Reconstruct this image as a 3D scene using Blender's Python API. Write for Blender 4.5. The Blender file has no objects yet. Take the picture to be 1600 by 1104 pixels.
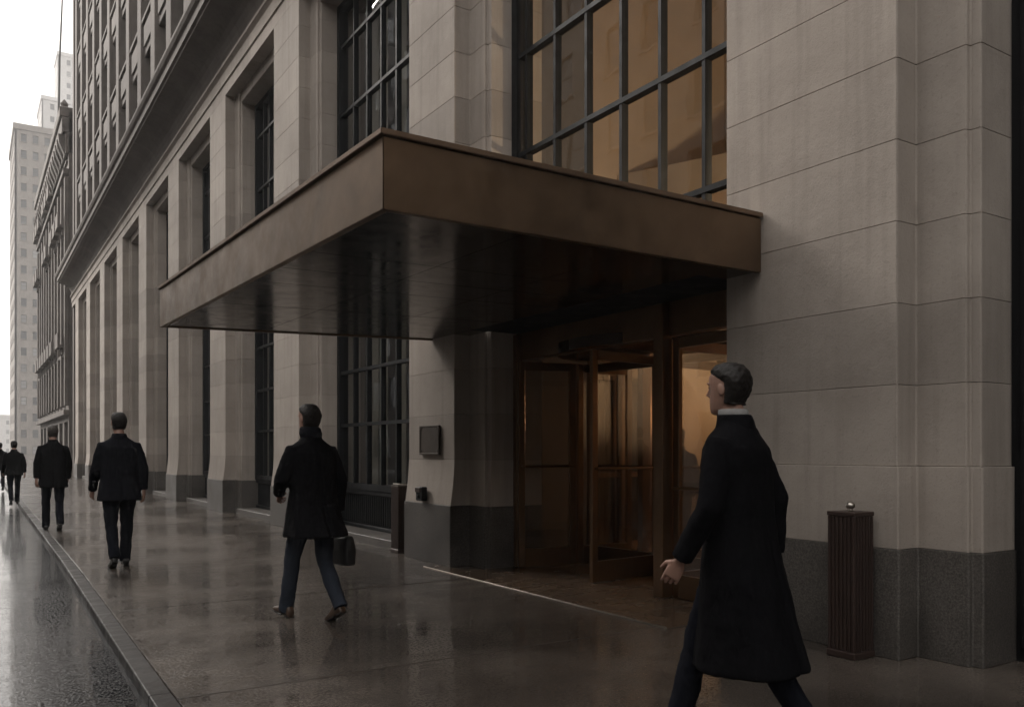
import bpy, bmesh, math, random
from mathutils import Vector, Matrix, noise
random.seed(7)
R_ = math.radians
scene = bpy.context.scene
COL = scene.collection

# ------------------------------------------------------------------ camera
FOC, HOR, CAMH = 1320.0, 705.0, 1.40
TH = math.atan(850.0 / FOC)
cam_d = bpy.data.cameras.new('camera')
cam = bpy.data.objects.new('camera', cam_d); COL.objects.link(cam)
cam_d.sensor_width = 36.0
cam_d.lens = FOC / 1600.0 * 36.0
cam_d.shift_y = (HOR - 552.0) / 1600.0
cam_d.clip_start = 0.05; cam_d.clip_end = 4000
cam.location = (0, 0, CAMH)
cam.rotation_euler = (R_(90), 0, -TH)
scene.camera = cam

# ------------------------------------------------------------------ sky, sun, exposure
SUN_EL, SUN_AZ = R_(31), R_(-31)          # soft overcast brightness from down the street
w = bpy.data.worlds.new('World'); scene.world = w; w.use_nodes = True
nt = w.node_tree; nt.nodes.clear()
out = nt.nodes.new('ShaderNodeOutputWorld'); bg = nt.nodes.new('ShaderNodeBackground')
sky = nt.nodes.new('ShaderNodeTexSky'); sky.sky_type = 'NISHITA'; sky.sun_disc = False
sky.sun_elevation = SUN_EL; sky.sun_rotation = SUN_AZ
sky.dust_density = 6.0; sky.air_density = 1.0; sky.ozone_density = 1.0
mx = nt.nodes.new('ShaderNodeMix'); mx.data_type = 'RGBA'; mx.inputs[0].default_value = 0.9
nt.links.new(sky.outputs[0], mx.inputs[6]); mx.inputs[7].default_value = (9.1, 8.75, 8.35, 1)
nt.links.new(mx.outputs[2], bg.inputs[0]); bg.inputs[1].default_value = 0.085
nt.links.new(bg.outputs[0], out.inputs[0])
sd = bpy.data.lights.new('sun', 'SUN'); sd.energy = 2.0; sd.angle = R_(26); sd.color = (1.0, 0.94, 0.88)
sun = bpy.data.objects.new('sun', sd); COL.objects.link(sun)
sun_dir = Vector((math.sin(SUN_AZ) * math.cos(SUN_EL), math.cos(SUN_AZ) * math.cos(SUN_EL), math.sin(SUN_EL)))
sun.rotation_euler = sun_dir.to_track_quat('Z', 'Y').to_euler()
vs = scene.view_settings
vs.view_transform = 'Standard'; vs.look = 'None'; vs.gamma = 1.0; vs.use_curve_mapping = False
vs.exposure = 1.4
scene.cycles.max_bounces = 10; scene.cycles.transparent_max_bounces = 16

# ------------------------------------------------------------------ helpers
def tag(o, label=None, cat=None, group=None, kind=None):
    if label: o['label'] = label
    if cat: o['category'] = cat
    if group: o['group'] = group
    if kind: o['kind'] = kind
    return o
def empty(name, loc=(0, 0, 0), rz=0.0, parent=None):
    o = bpy.data.objects.new(name, None); COL.objects.link(o)
    o.location = loc; o.rotation_euler = (0, 0, rz); o.empty_display_size = 0.2
    if parent: o.parent = parent
    return o
def link(name, me, parent=None, loc=(0, 0, 0), rot=(0, 0, 0)):
    o = bpy.data.objects.new(name, me); COL.objects.link(o)
    if parent: o.parent = parent
    o.location = loc; o.rotation_euler = rot
    return o
def bm_mesh(name, bm, mat, smooth=False):
    me = bpy.data.meshes.new(name)
    bmesh.ops.recalc_face_normals(bm, faces=bm.faces)
    bm.to_mesh(me); bm.free()
    if mat: me.materials.append(mat)
    if smooth:
        for p in me.polygons: p.use_smooth = True
    return me
def obj(name, bm, mat, parent=None, loc=(0, 0, 0), rot=(0, 0, 0), smooth=False):
    return link(name, bm_mesh(name, bm, mat, smooth), parent, loc, rot)
def box(bm, x0, x1, y0, y1, z0, z1, bev=0.0):
    vs_ = [bm.verts.new(c) for c in ((x0,y0,z0),(x1,y0,z0),(x1,y1,z0),(x0,y1,z0),(x0,y0,z1),(x1,y0,z1),(x1,y1,z1),(x0,y1,z1))]
    fs = [bm.faces.new([vs_[i] for i in q]) for q in ((3,2,1,0),(4,5,6,7),(0,1,5,4),(1,2,6,5),(2,3,7,6),(3,0,4,7))]
    if bev > 0:
        es = list({e for f in fs for e in f.edges})
        bmesh.ops.bevel(bm, geom=es, offset=bev, segments=1, affect='EDGES', clamp_overlap=True)
def boxm(name, mat, x0, x1, y0, y1, z0, z1, parent=None, bev=0.0):
    bm = bmesh.new(); box(bm, x0, x1, y0, y1, z0, z1, bev)
    return obj(name, bm, mat, parent)
def prism_y(bm, prof, y0, y1):
    a = [bm.verts.new((x, y0, z)) for x, z in prof]; b = [bm.verts.new((x, y1, z)) for x, z in prof]
    n = len(prof)
    for i in range(n): bm.faces.new((a[i], a[(i+1) % n], b[(i+1) % n], b[i]))
    bm.faces.new(a[::-1]); bm.faces.new(b)
def prism_z(bm, prof, z0, z1):
    a = [bm.verts.new((x, y, z0)) for x, y in prof]; b = [bm.verts.new((x, y, z1)) for x, y in prof]
    n = len(prof)
    for i in range(n): bm.faces.new((a[i], a[(i+1) % n], b[(i+1) % n], b[i]))
    bm.faces.new(a[::-1]); bm.faces.new(b)
def tube(bm, pts, rad, n=12, flat=None):
    pts = [Vector(p) for p in pts]; rings = []
    up = Vector((0, 0, 1)); prev = None
    for i, p in enumerate(pts):
        d = (pts[min(i+1, len(pts)-1)] - pts[max(i-1, 0)]).normalized()
        if prev is None:
            ref = Vector((1, 0, 0)) if abs(d.x) < 0.8 else Vector((0, 1, 0))
            u = (ref - d * ref.dot(d)).normalized()
        else: u = (prev - d * prev.dot(d)).normalized()
        prev = u; v = d.cross(u); r = rad[i]; ru, rv = (r if isinstance(r, tuple) else (r, r))
        rings.append([bm.verts.new(p + u * (ru * math.cos(2*math.pi*k/n)) + v * (rv * math.sin(2*math.pi*k/n))) for k in range(n)])
    for a, b in zip(rings, rings[1:]):
        for k in range(n): bm.faces.new((a[k], a[(k+1) % n], b[(k+1) % n], b[k]))
    bm.faces.new(rings[0][::-1]); bm.faces.new(rings[-1])
def loft(bm, rings):
    vr = [[bm.verts.new(p) for p in r] for r in rings]; n = len(vr[0])
    for a, b in zip(vr, vr[1:]):
        for k in range(n): bm.faces.new((a[k], a[(k+1) % n], b[(k+1) % n], b[k]))
    bm.faces.new(vr[0][::-1]); bm.faces.new(vr[-1])
def ell(bm, c, r, n=12, m=8, rot=None):
    M = Matrix.Translation(c) @ (rot if rot else Matrix.Identity(4)) @ Matrix.Diagonal((r[0], r[1], r[2], 1))
    bmesh.ops.create_uvsphere(bm, u_segments=n, v_segments=m, radius=1.0, matrix=M)

# ------------------------------------------------------------------ materials
def mat_new(name):
    m = bpy.data.materials.new(name); m.use_nodes = True
    n = m.node_tree.nodes; b = n.get('Principled BSDF')
    return m, m.node_tree, b
def nd(t, kind, **kw):
    x = t.nodes.new(kind)
    for k, v in kw.items(): setattr(x, k, v)
    return x
def coords(t, scale=(1, 1, 1), world=True):
    if world:
        g = nd(t, 'ShaderNodeNewGeometry'); s = g.outputs['Position']
    else:
        g = nd(t, 'ShaderNodeTexCoord'); s = g.outputs['Object']
    mp = nd(t, 'ShaderNodeMapping'); mp.inputs['Scale'].default_value = scale
    t.links.new(s, mp.inputs['Vector']); return mp.outputs[0]
def noise_n(t, vec, scale, detail=4, rough=0.55, dist=0.0):
    x = nd(t, 'ShaderNodeTexNoise'); x.inputs['Scale'].default_value = scale
    x.inputs['Detail'].default_value = detail; x.inputs['Roughness'].default_value = rough; x.inputs['Distortion'].default_value = dist
    t.links.new(vec, x.inputs['Vector']); return x.outputs['Fac']
def ramp(t, fac, stops):
    x = nd(t, 'ShaderNodeValToRGB'); e = x.color_ramp.elements
    while len(e) < len(stops): e.new(0.5)
    for i, (p, c) in enumerate(stops):
        e[i].position = p; e[i].color = (c, c, c, 1) if isinstance(c, float) else (*c, 1)
    t.links.new(fac, x.inputs[0]); return x.outputs[0]
def mixc(t, a, b, fac, mode='MIX'):
    x = nd(t, 'ShaderNodeMix', data_type='RGBA', blend_type=mode)
    if hasattr(fac, 'is_output'): t.links.new(fac, x.inputs[0])
    else: x.inputs[0].default_value = fac
    for s, i in ((a, 6), (b, 7)):
        if hasattr(s, 'is_output'): t.links.new(s, x.inputs[i])
        else: x.inputs[i].default_value = (*s, 1)
    return x.outputs[2]
def math_n(t, op, a, b):
    x = nd(t, 'ShaderNodeMath', operation=op)
    for s, i in ((a, 0), (b, 1)):
        if hasattr(s, 'is_output'): t.links.new(s, x.inputs[i])
        else: x.inputs[i].default_value = s
    return x.outputs[0]
def bump(t, b, h, strength, dist, prev=None):
    x = nd(t, 'ShaderNodeBump'); x.inputs['Strength'].default_value = strength; x.inputs['Distance'].default_value = dist
    t.links.new(h, x.inputs['Height'])
    if prev: t.links.new(prev, x.inputs['Normal'])
    t.links.new(x.outputs[0], b.inputs['Normal']); return x.outputs[0]

def stone(name, c0, c1, grain=60, streak=0.42, rough=0.85, vary=0.14):
    m, t, b = mat_new(name)
    big = noise_n(t, coords(t, (1, 1, 1)), 0.9, 5, 0.6)
    col = mixc(t, c0, c1, ramp(t, big, [(0.32, 0.0), (0.7, 1.0)]))
    st = noise_n(t, coords(t, (5.0, 5.0, 0.22)), 1.6, 5, 0.6)               # rain streaks
    col = mixc(t, col, tuple(x * 0.55 for x in c0), math_n(t, 'MULTIPLY', ramp(t, st, [(0.5, 0.0), (0.78, 1.0)]), streak))
    oi = nd(t, 'ShaderNodeObjectInfo')
    mr = nd(t, 'ShaderNodeMapRange'); t.links.new(oi.outputs['Random'], mr.inputs[0])
    mr.inputs[3].default_value = 1 - vary; mr.inputs[4].default_value = 1 + vary * 0.6
    cc = nd(t, 'ShaderNodeCombineColor')
    for i in range(3): t.links.new(mr.outputs[0], cc.inputs[i])
    col = mixc(t, col, cc.outputs[0], 1.0, 'MULTIPLY')
    fine = noise_n(t, coords(t), grain, 4, 0.7)
    col = mixc(t, col, (0.02, 0.018, 0.016), math_n(t, 'MULTIPLY', ramp(t, fine, [(0.56, 0.0), (0.75, 1.0)]), 0.3))
    t.links.new(col, b.inputs['Base Color']); b.inputs['Roughness'].default_value = rough
    n1 = bump(t, b, fine, 0.35, 0.006)
    bump(t, b, noise_n(t, coords(t), 7, 4, 0.6), 0.25, 0.02, n1)
    return m
M_STONE = stone('limestone', (0.265, 0.230, 0.200), (0.365, 0.322, 0.283))
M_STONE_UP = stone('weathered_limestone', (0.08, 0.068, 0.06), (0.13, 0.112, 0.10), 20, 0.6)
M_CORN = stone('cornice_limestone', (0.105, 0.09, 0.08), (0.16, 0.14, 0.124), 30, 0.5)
M_MORTAR = stone('mortar', (0.10, 0.09, 0.08), (0.16, 0.145, 0.13), 80, 0.2)
M_DARKSTONE = stone('brown_ornate_stone', (0.075, 0.064, 0.057), (0.15, 0.13, 0.115), 6, 0.6)
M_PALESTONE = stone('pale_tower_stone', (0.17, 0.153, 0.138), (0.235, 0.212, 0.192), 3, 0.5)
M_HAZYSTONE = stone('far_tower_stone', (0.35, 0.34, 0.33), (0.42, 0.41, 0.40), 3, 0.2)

def granite(name, c0, c1, rough=0.5):
    m, t, b = mat_new(name)
    v = coords(t)
    a = noise_n(t, v, 75, 3, 0.8); c = noise_n(t, v, 1.3, 4, 0.6)
    col = mixc(t, c0, c1, ramp(t, a, [(0.38, 0.0), (0.66, 1.0)]))
    col = mixc(t, col, tuple(x * 0.45 for x in c0), ramp(t, c, [(0.42, 0.0), (0.75, 0.8)]))
    t.links.new(col, b.inputs['Base Color'])
    t.links.new(ramp(t, c, [(0.3, rough + 0.1), (0.7, rough - 0.15)]), b.inputs['Roughness'])
    bump(t, b, a, 0.3, 0.004)
    return m
M_GRANITE = granite('granite_base', (0.045, 0.040, 0.036), (0.135, 0.122, 0.11))

def metal(name, c, rough, metallic=1.0, var=0.12, streak=False, spec=0.5):
    m, t, b = mat_new(name)
    v = coords(t, (1, 1, 1) if not streak else (0.6, 4, 4))
    n = noise_n(t, v, 1.8, 5, 0.6, 0.6)
    col = mixc(t, tuple(x * (1 - var * 1.8) for x in c), tuple(x * (1 + var * 1.8) for x in c), ramp(t, n, [(0.3, 0.0), (0.7, 1.0)]))
    t.links.new(col, b.inputs['Base Color'])
    b.inputs['Metallic'].default_value = metallic; b.inputs['Specular IOR Level'].default_value = spec
    n2 = noise_n(t, coords(t), 5, 5, 0.65)
    t.links.new(ramp(t, n2, [(0.3, max(0.02, rough - 0.08)), (0.72, rough + 0.1)]), b.inputs['Roughness'])
    bump(t, b, noise_n(t, coords(t), 2.2, 2, 0.4), 0.06, 0.02)
    return m
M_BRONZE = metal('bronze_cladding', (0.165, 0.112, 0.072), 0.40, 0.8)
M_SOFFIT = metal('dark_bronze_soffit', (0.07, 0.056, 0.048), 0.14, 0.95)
M_COPING = metal('bronze_coping', (0.17, 0.115, 0.078), 0.5, 0.7)
M_DOORBR = metal('door_bronze', (0.155, 0.092, 0.05), 0.36, 0.8)
M_FRAME = metal('blackened_window_steel', (0.007, 0.008, 0.0095), 0.6, 0.2, spec=0.25)
M_BIN = metal('brown_painted_metal', (0.045, 0.028, 0.023), 0.42, 0.3)
M_STEEL = metal('worn_steel', (0.45, 0.42, 0.38), 0.3, 1.0)
M_NOSE = metal('dull_nosing_metal', (0.24, 0.21, 0.18), 0.45, 0.9)
M_PLAQUE = metal('dark_bronze_plaque', (0.03, 0.025, 0.021), 0.5, 0.5)
M_PLAQUE2 = metal('bronze_relief', (0.06, 0.047, 0.038), 0.5, 0.6)

def glass_pane(name, tint, ior=1.5, wav=0.10, extra=0.0):
    m, t, b = mat_new(name)
    t.nodes.remove(b); o = t.nodes.get('Material Output')
    tr = nd(t, 'ShaderNodeBsdfTransparent'); tr.inputs[0].default_value = (*tint, 1)
    gl = nd(t, 'ShaderNodeBsdfGlossy'); gl.inputs['Roughness'].default_value = 0.015; gl.inputs[0].default_value = (0.95, 0.97, 1, 1)
    lw = nd(t, 'ShaderNodeLayerWeight'); lw.inputs[0].default_value = 0.5
    fres = math_n(t, 'ADD', math_n(t, 'MULTIPLY', math_n(t, 'POWER', lw.outputs['Facing'], 5.0), 0.87), 0.13)
    bp = nd(t, 'ShaderNodeBump'); bp.inputs['Strength'].default_value = wav; bp.inputs['Distance'].default_value = 0.012
    t.links.new(noise_n(t, coords(t, (1, 1.0, 0.45)), 2.6, 2, 0.45), bp.inputs['Height'])
    t.links.new(bp.outputs[0], gl.inputs['Normal'])
    fac = math_n(t, 'ADD', fres, extra)
    mxs = nd(t, 'ShaderNodeMixShader'); t.links.new(fac, mxs.inputs[0]); t.links.new(tr.outputs[0], mxs.inputs[1]); t.links.new(gl.outputs[0], mxs.inputs[2])
    t.links.new(mxs.outputs[0], o.inputs[0]); return m
M_GLASS = glass_pane('window_glass', (0.62, 0.64, 0.62))
M_GLASSD = glass_pane('door_glass', (0.8, 0.8, 0.78), 1.5, 0.1)
def simple(name, c, rough=0.6, metallic=0.0, nscale=20, var=0.15, bstr=0.15, spec=0.5):
    m, t, b = mat_new(name)
    n = noise_n(t, coords(t, world=False), nscale, 4, 0.6)
    t.links.new(mixc(t, tuple(x * (1 - var) for x in c), tuple(x * (1 + var) for x in c), n), b.inputs['Base Color'])
    b.inputs['Roughness'].default_value = rough; b.inputs['Metallic'].default_value = metallic; b.inputs['Specular IOR Level'].default_value = spec
    if bstr: bump(t, b, n, bstr, 0.01)
    return m
def sash_glass(name, dark, pale, rough):
    m, t, b = mat_new(name)
    oi = nd(t, 'ShaderNodeObjectInfo')
    t.links.new(ramp(t, oi.outputs['Random'], [(0.0, dark), (0.55, tuple(x * 1.6 for x in dark)), (0.78, tuple(x * 0.5 for x in pale)), (1.0, pale)]), b.inputs['Base Color'])
    b.inputs['Roughness'].default_value = rough
    bump(t, b, noise_n(t, coords(t), 0.8, 2, 0.5), 0.1, 0.02)
    return m
M_FARGLASS = sash_glass('dark_sash_glass', (0.014, 0.016, 0.019), (0.06, 0.055, 0.05), 0.12)
M_FARGLASS_B = sash_glass('far_sash_glass', (0.03, 0.033, 0.036), (0.22, 0.22, 0.22), 0.3)
M_BLACK = simple('matt_black_paint', (0.006, 0.006, 0.007), 0.75, 0, 12, 0.2, 0.1, 0.2)
M_SASH = simple('painted_sash', (0.05, 0.048, 0.045), 0.6)
M_LOBBYWALL = simple('lobby_travertine', (0.40, 0.31, 0.225), 0.55, 0, 1.5, 0.18, 0.05)
M_LOBBYFLOOR = simple('lobby_floor_stone', (0.22, 0.14, 0.085), 0.25, 0, 4, 0.25, 0.05)
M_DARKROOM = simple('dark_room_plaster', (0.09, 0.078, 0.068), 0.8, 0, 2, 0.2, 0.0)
M_BLIND = simple('tan_window_blind', (0.34, 0.30, 0.25), 0.85, 0, 8, 0.12, 0.1)

def wet(name, c0, c1, r0, r1, grain, gstr, ripple, specs=0.5, puddle=1.0):
    m, t, b = mat_new(name)
    v = coords(t)
    big = noise_n(t, v, 0.55, 6, 0.62, 0.4)
    mid = noise_n(t, v, 3.2, 5, 0.6)
    col = mixc(t, c0, c1, ramp(t, mid, [(0.3, 0.0), (0.7, 1.0)]))
    col = mixc(t, col, tuple(x * 0.6 for x in c0), ramp(t, big, [(0.4, 0.0), (0.62, 1.0)]))
    t.links.new(col, b.inputs['Base Color'])
    wetf = math_n(t, 'ADD', math_n(t, 'MULTIPLY', big, 0.5), math_n(t, 'MULTIPLY', noise_n(t, coords(t, (0.45, 1.3, 1)), 4.5, 6, 0.68, 0.5), 0.5))
    t.links.new(ramp(t, wetf, [(0.42, r1), (0.56, r0)]), b.inputs['Roughness'])
    b.inputs['Specular IOR Level'].default_value = specs
    b.inputs['IOR'].default_value = 1.45
    fine = noise_n(t, v, grain, 3, 0.7)
    fineh = math_n(t, 'MULTIPLY', ramp(t, fine, [(0.52, 0.0), (0.72, 1.0)]), ramp(t, wetf, [(0.4, 1.0), (0.62, 0.35)]))
    n1 = bump(t, b, fineh, gstr, 0.01)
    bump(t, b, noise_n(t, coords(t, (0.7, 2.4, 1)), ripple, 3, 0.55), 0.045, 0.03, n1)
    return m
M_WALK = wet('wet_sidewalk_concrete', (0.062, 0.051, 0.043), (0.112, 0.094, 0.079), 0.045, 0.27, 48, 0.42, 3.5, 0.9)
M_KERB = wet('wet_kerb_granite', (0.035, 0.032, 0.030), (0.06, 0.056, 0.052), 0.3, 0.55, 110, 0.35, 3.5, 0.35)
M_KERBFACE = wet('shaded_kerb_face', (0.012, 0.011, 0.011), (0.022, 0.021, 0.020), 0.35, 0.6, 110, 0.35, 3.5, 0.2)  # upright kerb faces: shade put into a darker colour
M_ROAD = wet('wet_asphalt', (0.014, 0.014, 0.015), (0.028, 0.028, 0.029), 0.025, 0.15, 56, 0.22, 5, 0.8)
M_LANDING = wet('brown_landing_stone', (0.075, 0.052, 0.036), (0.11, 0.078, 0.055), 0.16, 0.32, 70, 0.06, 3.5, 0.5)
M_EARTH = simple('city_ground', (0.06, 0.058, 0.055), 0.7, 0, 1, 0.2, 0.0)

def cloth(name, c, var=0.25):
    m, t, b = mat_new(name)
    n = noise_n(t, coords(t, (1, 1, 0.35), False), 9, 4, 0.6)
    t.links.new(mixc(t, tuple(x * (1 - var) for x in c), tuple(x * (1 + var) for x in c), n), b.inputs['Base Color'])
    b.inputs['Roughness'].default_value = 0.92; b.inputs['Specular IOR Level'].default_value = 0.06
    n1 = bump(t, b, n, 0.7, 0.03)
    bump(t, b, noise_n(t, coords(t, world=False), 260, 2, 0.5), 0.25, 0.002, n1)
    return m
M_COAT = cloth('black_wool', (0.0045, 0.0045, 0.0055))
M_COAT2 = cloth('navy_black_wool', (0.006, 0.0065, 0.009))
M_TROUS = cloth('dark_trouser_cloth', (0.008, 0.009, 0.013))
M_JEANS = cloth('slate_blue_denim', (0.026, 0.031, 0.042))
M_SHIRT = cloth('pale_shirt_cotton', (0.24, 0.235, 0.23), 0.08)
M_SKIN = simple('skin', (0.27, 0.155, 0.115), 0.55, 0, 25, 0.08, 0.05)
M_HAIR = simple('dark_hair', (0.010, 0.008, 0.007), 0.6, 0, 90, 0.4, 0.15, 0.25)
M_HAIR2 = simple('grey_brown_hair', (0.05, 0.043, 0.038), 0.6, 0, 90, 0.4, 0.15, 0.25)
M_SHOE = simple('black_leather', (0.010, 0.009, 0.009), 0.35, 0, 30, 0.2, 0.1)
M_BOOT = simple('brown_boot_leather', (0.055, 0.032, 0.02), 0.4, 0, 30, 0.3, 0.2)
M_BAG = simple('black_bag_leather', (0.009, 0.009, 0.010), 0.5, 0, 40, 0.2, 0.2)
M_EYE = simple('eye', (0.08, 0.06, 0.05), 0.2)

# ------------------------------------------------------------------ ground, road, kerb, sidewalk
KERB = [(-40, 0.62), (1.0, 0.79), (5.5, 0.874), (11.8, 1.0), (28.7, 1.18), (47.5, 1.30), (80, 1.36), (600, 1.4)]
def kx(y):
    for (y0, x0), (y1, x1) in zip(KERB, KERB[1:]):
        if y <= y1: return x0 + (x1 - x0) * (y - y0) / (y1 - y0)
    return KERB[-1][1]
ZR = -0.07
bm = bmesh.new()
vs4 = [bm.verts.new(c) for c in ((-900, -400, ZR - 0.03), (900, -400, ZR - 0.03), (900, 1600, ZR - 0.03), (-900, 1600, ZR - 0.03))]
bm.faces.new(vs4); tag(obj('ground', bm, M_EARTH), kind='structure')
bm = bmesh.new()
ys = [-40, -10, 1, 5.5, 11.8, 20, 28.7, 38, 47.5, 80, 200, 600]
a = [bm.verts.new((-12.5, y, ZR)) for y in ys]; b = [bm.verts.new((kx(y) + 0.02, y, ZR)) for y in ys]
for i in range(len(ys) - 1): bm.faces.new((a[i], b[i], b[i+1], a[i+1]))
tag(obj('road', bm, M_ROAD), kind='structure')
# the walk: a bed with slabs of its own on it
bm = bmesh.new()
a = [bm.verts.new((kx(y) + 0.18, y, -0.02)) for y in ys]; b = [bm.verts.new((14, y, -0.02)) for y in ys]
for i in range(len(ys) - 1): bm.faces.new((a[i], b[i], b[i+1], a[i+1]))
sidewalk = tag(obj('sidewalk', bm, M_WALK), kind='structure')
SL = 3.05; y = 5.06 - SL * 3; KT = 0.125
random.seed(3)
while y < 58:
    y1 = y + SL - 0.02
    xm = 3.05 if y > -5 else 3.05
    for (xa, xb) in ((None, 5.95),):
        bm = bmesh.new(); tz = random.uniform(-0.0012, 0.0012)
        q = [((kx(y) + KT + 0.006) if xa is None else xa, y), (xb, y), (xb, y1), ((kx(y1) + KT + 0.006) if xa is None else xa, y1)]
        lo = [bm.verts.new((p[0], p[1], -0.03)) for p in q]
        mid_ = [bm.verts.new((p[0], p[1], -0.004)) for p in q]
        cx = sum(p[0] for p in q) / 4; cy = sum(p[1] for p in q) / 4
        hi = [bm.verts.new((p[0] + (0.004 if p[0] < cx else -0.004), p[1] + (0.004 if p[1] < cy else -0.004), tz)) for p in q]
        for A, B in ((lo, mid_), (mid_, hi)):
            for i in range(4): bm.faces.new((A[i], A[(i+1) % 4], B[(i+1) % 4], B[i]))
        bm.faces.new(hi)
        obj('paving_slab', bm, M_WALK, sidewalk)
    y += SL
boxm('far_paving', M_WALK, 1.55, 5.0, y, 600, -0.03, 0.0, sidewalk)
kerb = tag(empty('kerb'), kind='structure')
y = -2.0; KL = 2.4
def kerb_piece(name, y0, y1):
    bm = bmesh.new(); n = 1
    rings = []
    for yy in (y0, y0 + 0.006, y1 - 0.006, y1):
        ins = 0.006 if yy in (y0, y1) else 0.0
        x = kx(yy); tz = 0.002 - ins
        rings.append([Vector(p) for p in ((x + ins, yy, ZR - 0.02), (x + 0.002 + ins, yy, -0.010), (x + 0.006 + ins, yy, -0.002), (x + 0.012 + ins, yy, tz), (x + KT - 0.004, yy, tz), (x + KT, yy, -0.03), (x + KT, yy, ZR - 0.02))])
    loft(bm, rings); bm.normal_update()
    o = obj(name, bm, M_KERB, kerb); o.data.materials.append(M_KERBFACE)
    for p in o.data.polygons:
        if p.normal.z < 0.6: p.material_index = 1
    return o
while y < 60:
    kerb_piece('kerb_stone', y, y + KL - 0.004); y += KL
kerb_piece('far_kerb', y, 600)
# far side of the street (behind the camera's left shoulder)
bm = bmesh.new(); box(bm, -16.5, -12.5, -40, 600, ZR - 0.02, 0.0)
tag(obj('opposite_pavement', bm, M_WALK), kind='structure')

# ------------------------------------------------------------------ the stone building
bld = tag(empty('office_building', (5, 20, 0)), 'grey limestone office building with tall piers, dark steel windows and heavy cornice along the pavement', 'building')
BO = Vector((5, 20, 0))
def bpart(name, bm, mat, parent=None, smooth=False):
    """part whose mesh is written in world coordinates"""
    p = parent or bld
    o = obj(name, bm, mat, p, smooth=smooth)
    if p is bld: o.location = -BO
    return o
bpart.x = 0
ZG, ZF, ZL = 0.74, 1.30, 9.58        # granite top, flared block top, window head
NC = 15; CP = (ZL - ZF) / NC
def pier_profile(w_, s1, st, s2, back=1.0, ins=0.0, stf=None):
    bd = 0.07; bx_ = 0.045; nostep = stf == 0
    # near side (negative y) -> front -> far side, counter clockwise in plan; x grows into the building
    i = ins
    if nostep:
        return [(i, i), (i, w_ - i), (s1 + i, w_ - i), (s1 + s2, w_ - i), (back, w_ - i),
            (back, -st + i), (s1 + s2, -st + i), (s1 + bx_ + i, -st + i), (s1 + bx_ + i, -st + bd + i), (s1 + i, -st + bd + i), (s1 + i, i)]
    return [(i, i), (i, w_ - i), (s1 + i, w_ - i), (s1 + i, w_ + st - bd - i), (s1 + bx_ + i, w_ + st - bd - i), (s1 + bx_ + i, w_ + st - i), (s1 + s2, w_ + st - i), (back, w_ + st - i),
            (back, -st + i), (s1 + s2, -st + i), (s1 + bx_ + i, -st + i), (s1 + bx_ + i, -st + bd + i), (s1 + i, -st + bd + i), (s1 + i, i)]
def course_mesh(w_, h, s1=0.22, st=0.42, s2=0.40, flare=0.0, mat=None, proud=0.0, stf=None, fproud=0.0):
    """one ashlar course of a pier, from z=0 to h with chamfered bed joints"""
    bm = bmesh.new(); g = 0.0012; c = 0.003
    zs = [(g, c), (g + c, 0.0)]
    if flare:
        for k in range(1, 6): zs.append((g + c + (h - 2 * g - 2 * c) * k / 6, 0.0))
    zs += [(h - g - c, 0.0), (h - g, c)]
    rings = []
    for z, ins in zs:
        pr = pier_profile(w_, s1, st, s2, 1.0, ins - proud, stf)
        f = flare * (max(0.0, 1 - z / h)) ** 1.7
        rings.append([Vector((x - ((f + fproud) if x < 0.1 else 0), yy, z)) for x, yy in pr])
    n = len(rings[0]); vr = [[bm.verts.new(p) for p in r] for r in rings]
    for A, B in zip(vr, vr[1:]):
        for k in range(n): bm.faces.new((A[k], A[(k+1) % n], B[(k+1) % n], B[k]))
    bm.faces.new(vr[0][::-1]); bm.faces.new(vr[-1])
    # worn arrises
    es = [e for e in bm.edges if abs(e.verts[0].co.z - e.verts[1].co.z) > 0.02 and e.verts[0].co.x < 0.6]
    bmesh.ops.bevel(bm, geom=es, offset=0.009, segments=1, affect='EDGES', clamp_overlap=True)
    me = bm_mesh('stone_block', bm, mat or M_STONE); return me
def pier(Xf, yn, w_, ztop=ZL, flare=0.055, meshes={}, stf=None):
    p = bpart('pier', (lambda bm_: (prism_z(bm_, [(Xf + x, yn + yy) for x, yy in pier_profile(w_, 0.22, 0.42, 0.40, 0.98, 0.014, stf)], 0.0, ztop - 0.02), bm_)[1])(bmesh.new()), M_MORTAR)
    key = (round(w_, 3), flare, stf)
    if key not in meshes:
        meshes[key] = (course_mesh(w_, ZG, flare=0.0, mat=M_GRANITE, proud=(0.012 if flare else 0.034), fproud=flare, stf=stf),
                       course_mesh(w_, ZF - ZG, flare=flare, stf=stf, proud=(0.0 if flare else 0.022)), course_mesh(w_, CP, stf=stf))
    g, f, c = meshes[key]
    link('granite_block', g, p, (Xf, yn, -0.01 if False else 0.0))
    link('base_block', f, p, (Xf, yn, ZG))
    k = 0
    while ZF + k * CP < ztop - 0.05:
        link('stone_block', c, p, (Xf, yn, ZF + k * CP)); k += 1
    return p
XF = 4.975
PIERS = [('B', XF, 9.02, 1.26)] + [('C%d' % k, XF, 14.77 + 5.13 * k, 1.47) for k in range(8)]
pier_objs = {}
pier_objs['A'] = pier(5.27, 3.385, 1.53, flare=0.0, stf=0)
for nme, x, yn, w_ in PIERS: pier_objs[nme] = pier(x, yn, w_)
# end wall of the block and the wall behind the near end
bpart('end_wall', (lambda b_: (box(b_, 5.05, 20, 53.8, 54.4, 0, 40), b_)[1])(bmesh.new()), M_STONE_UP)

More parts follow.
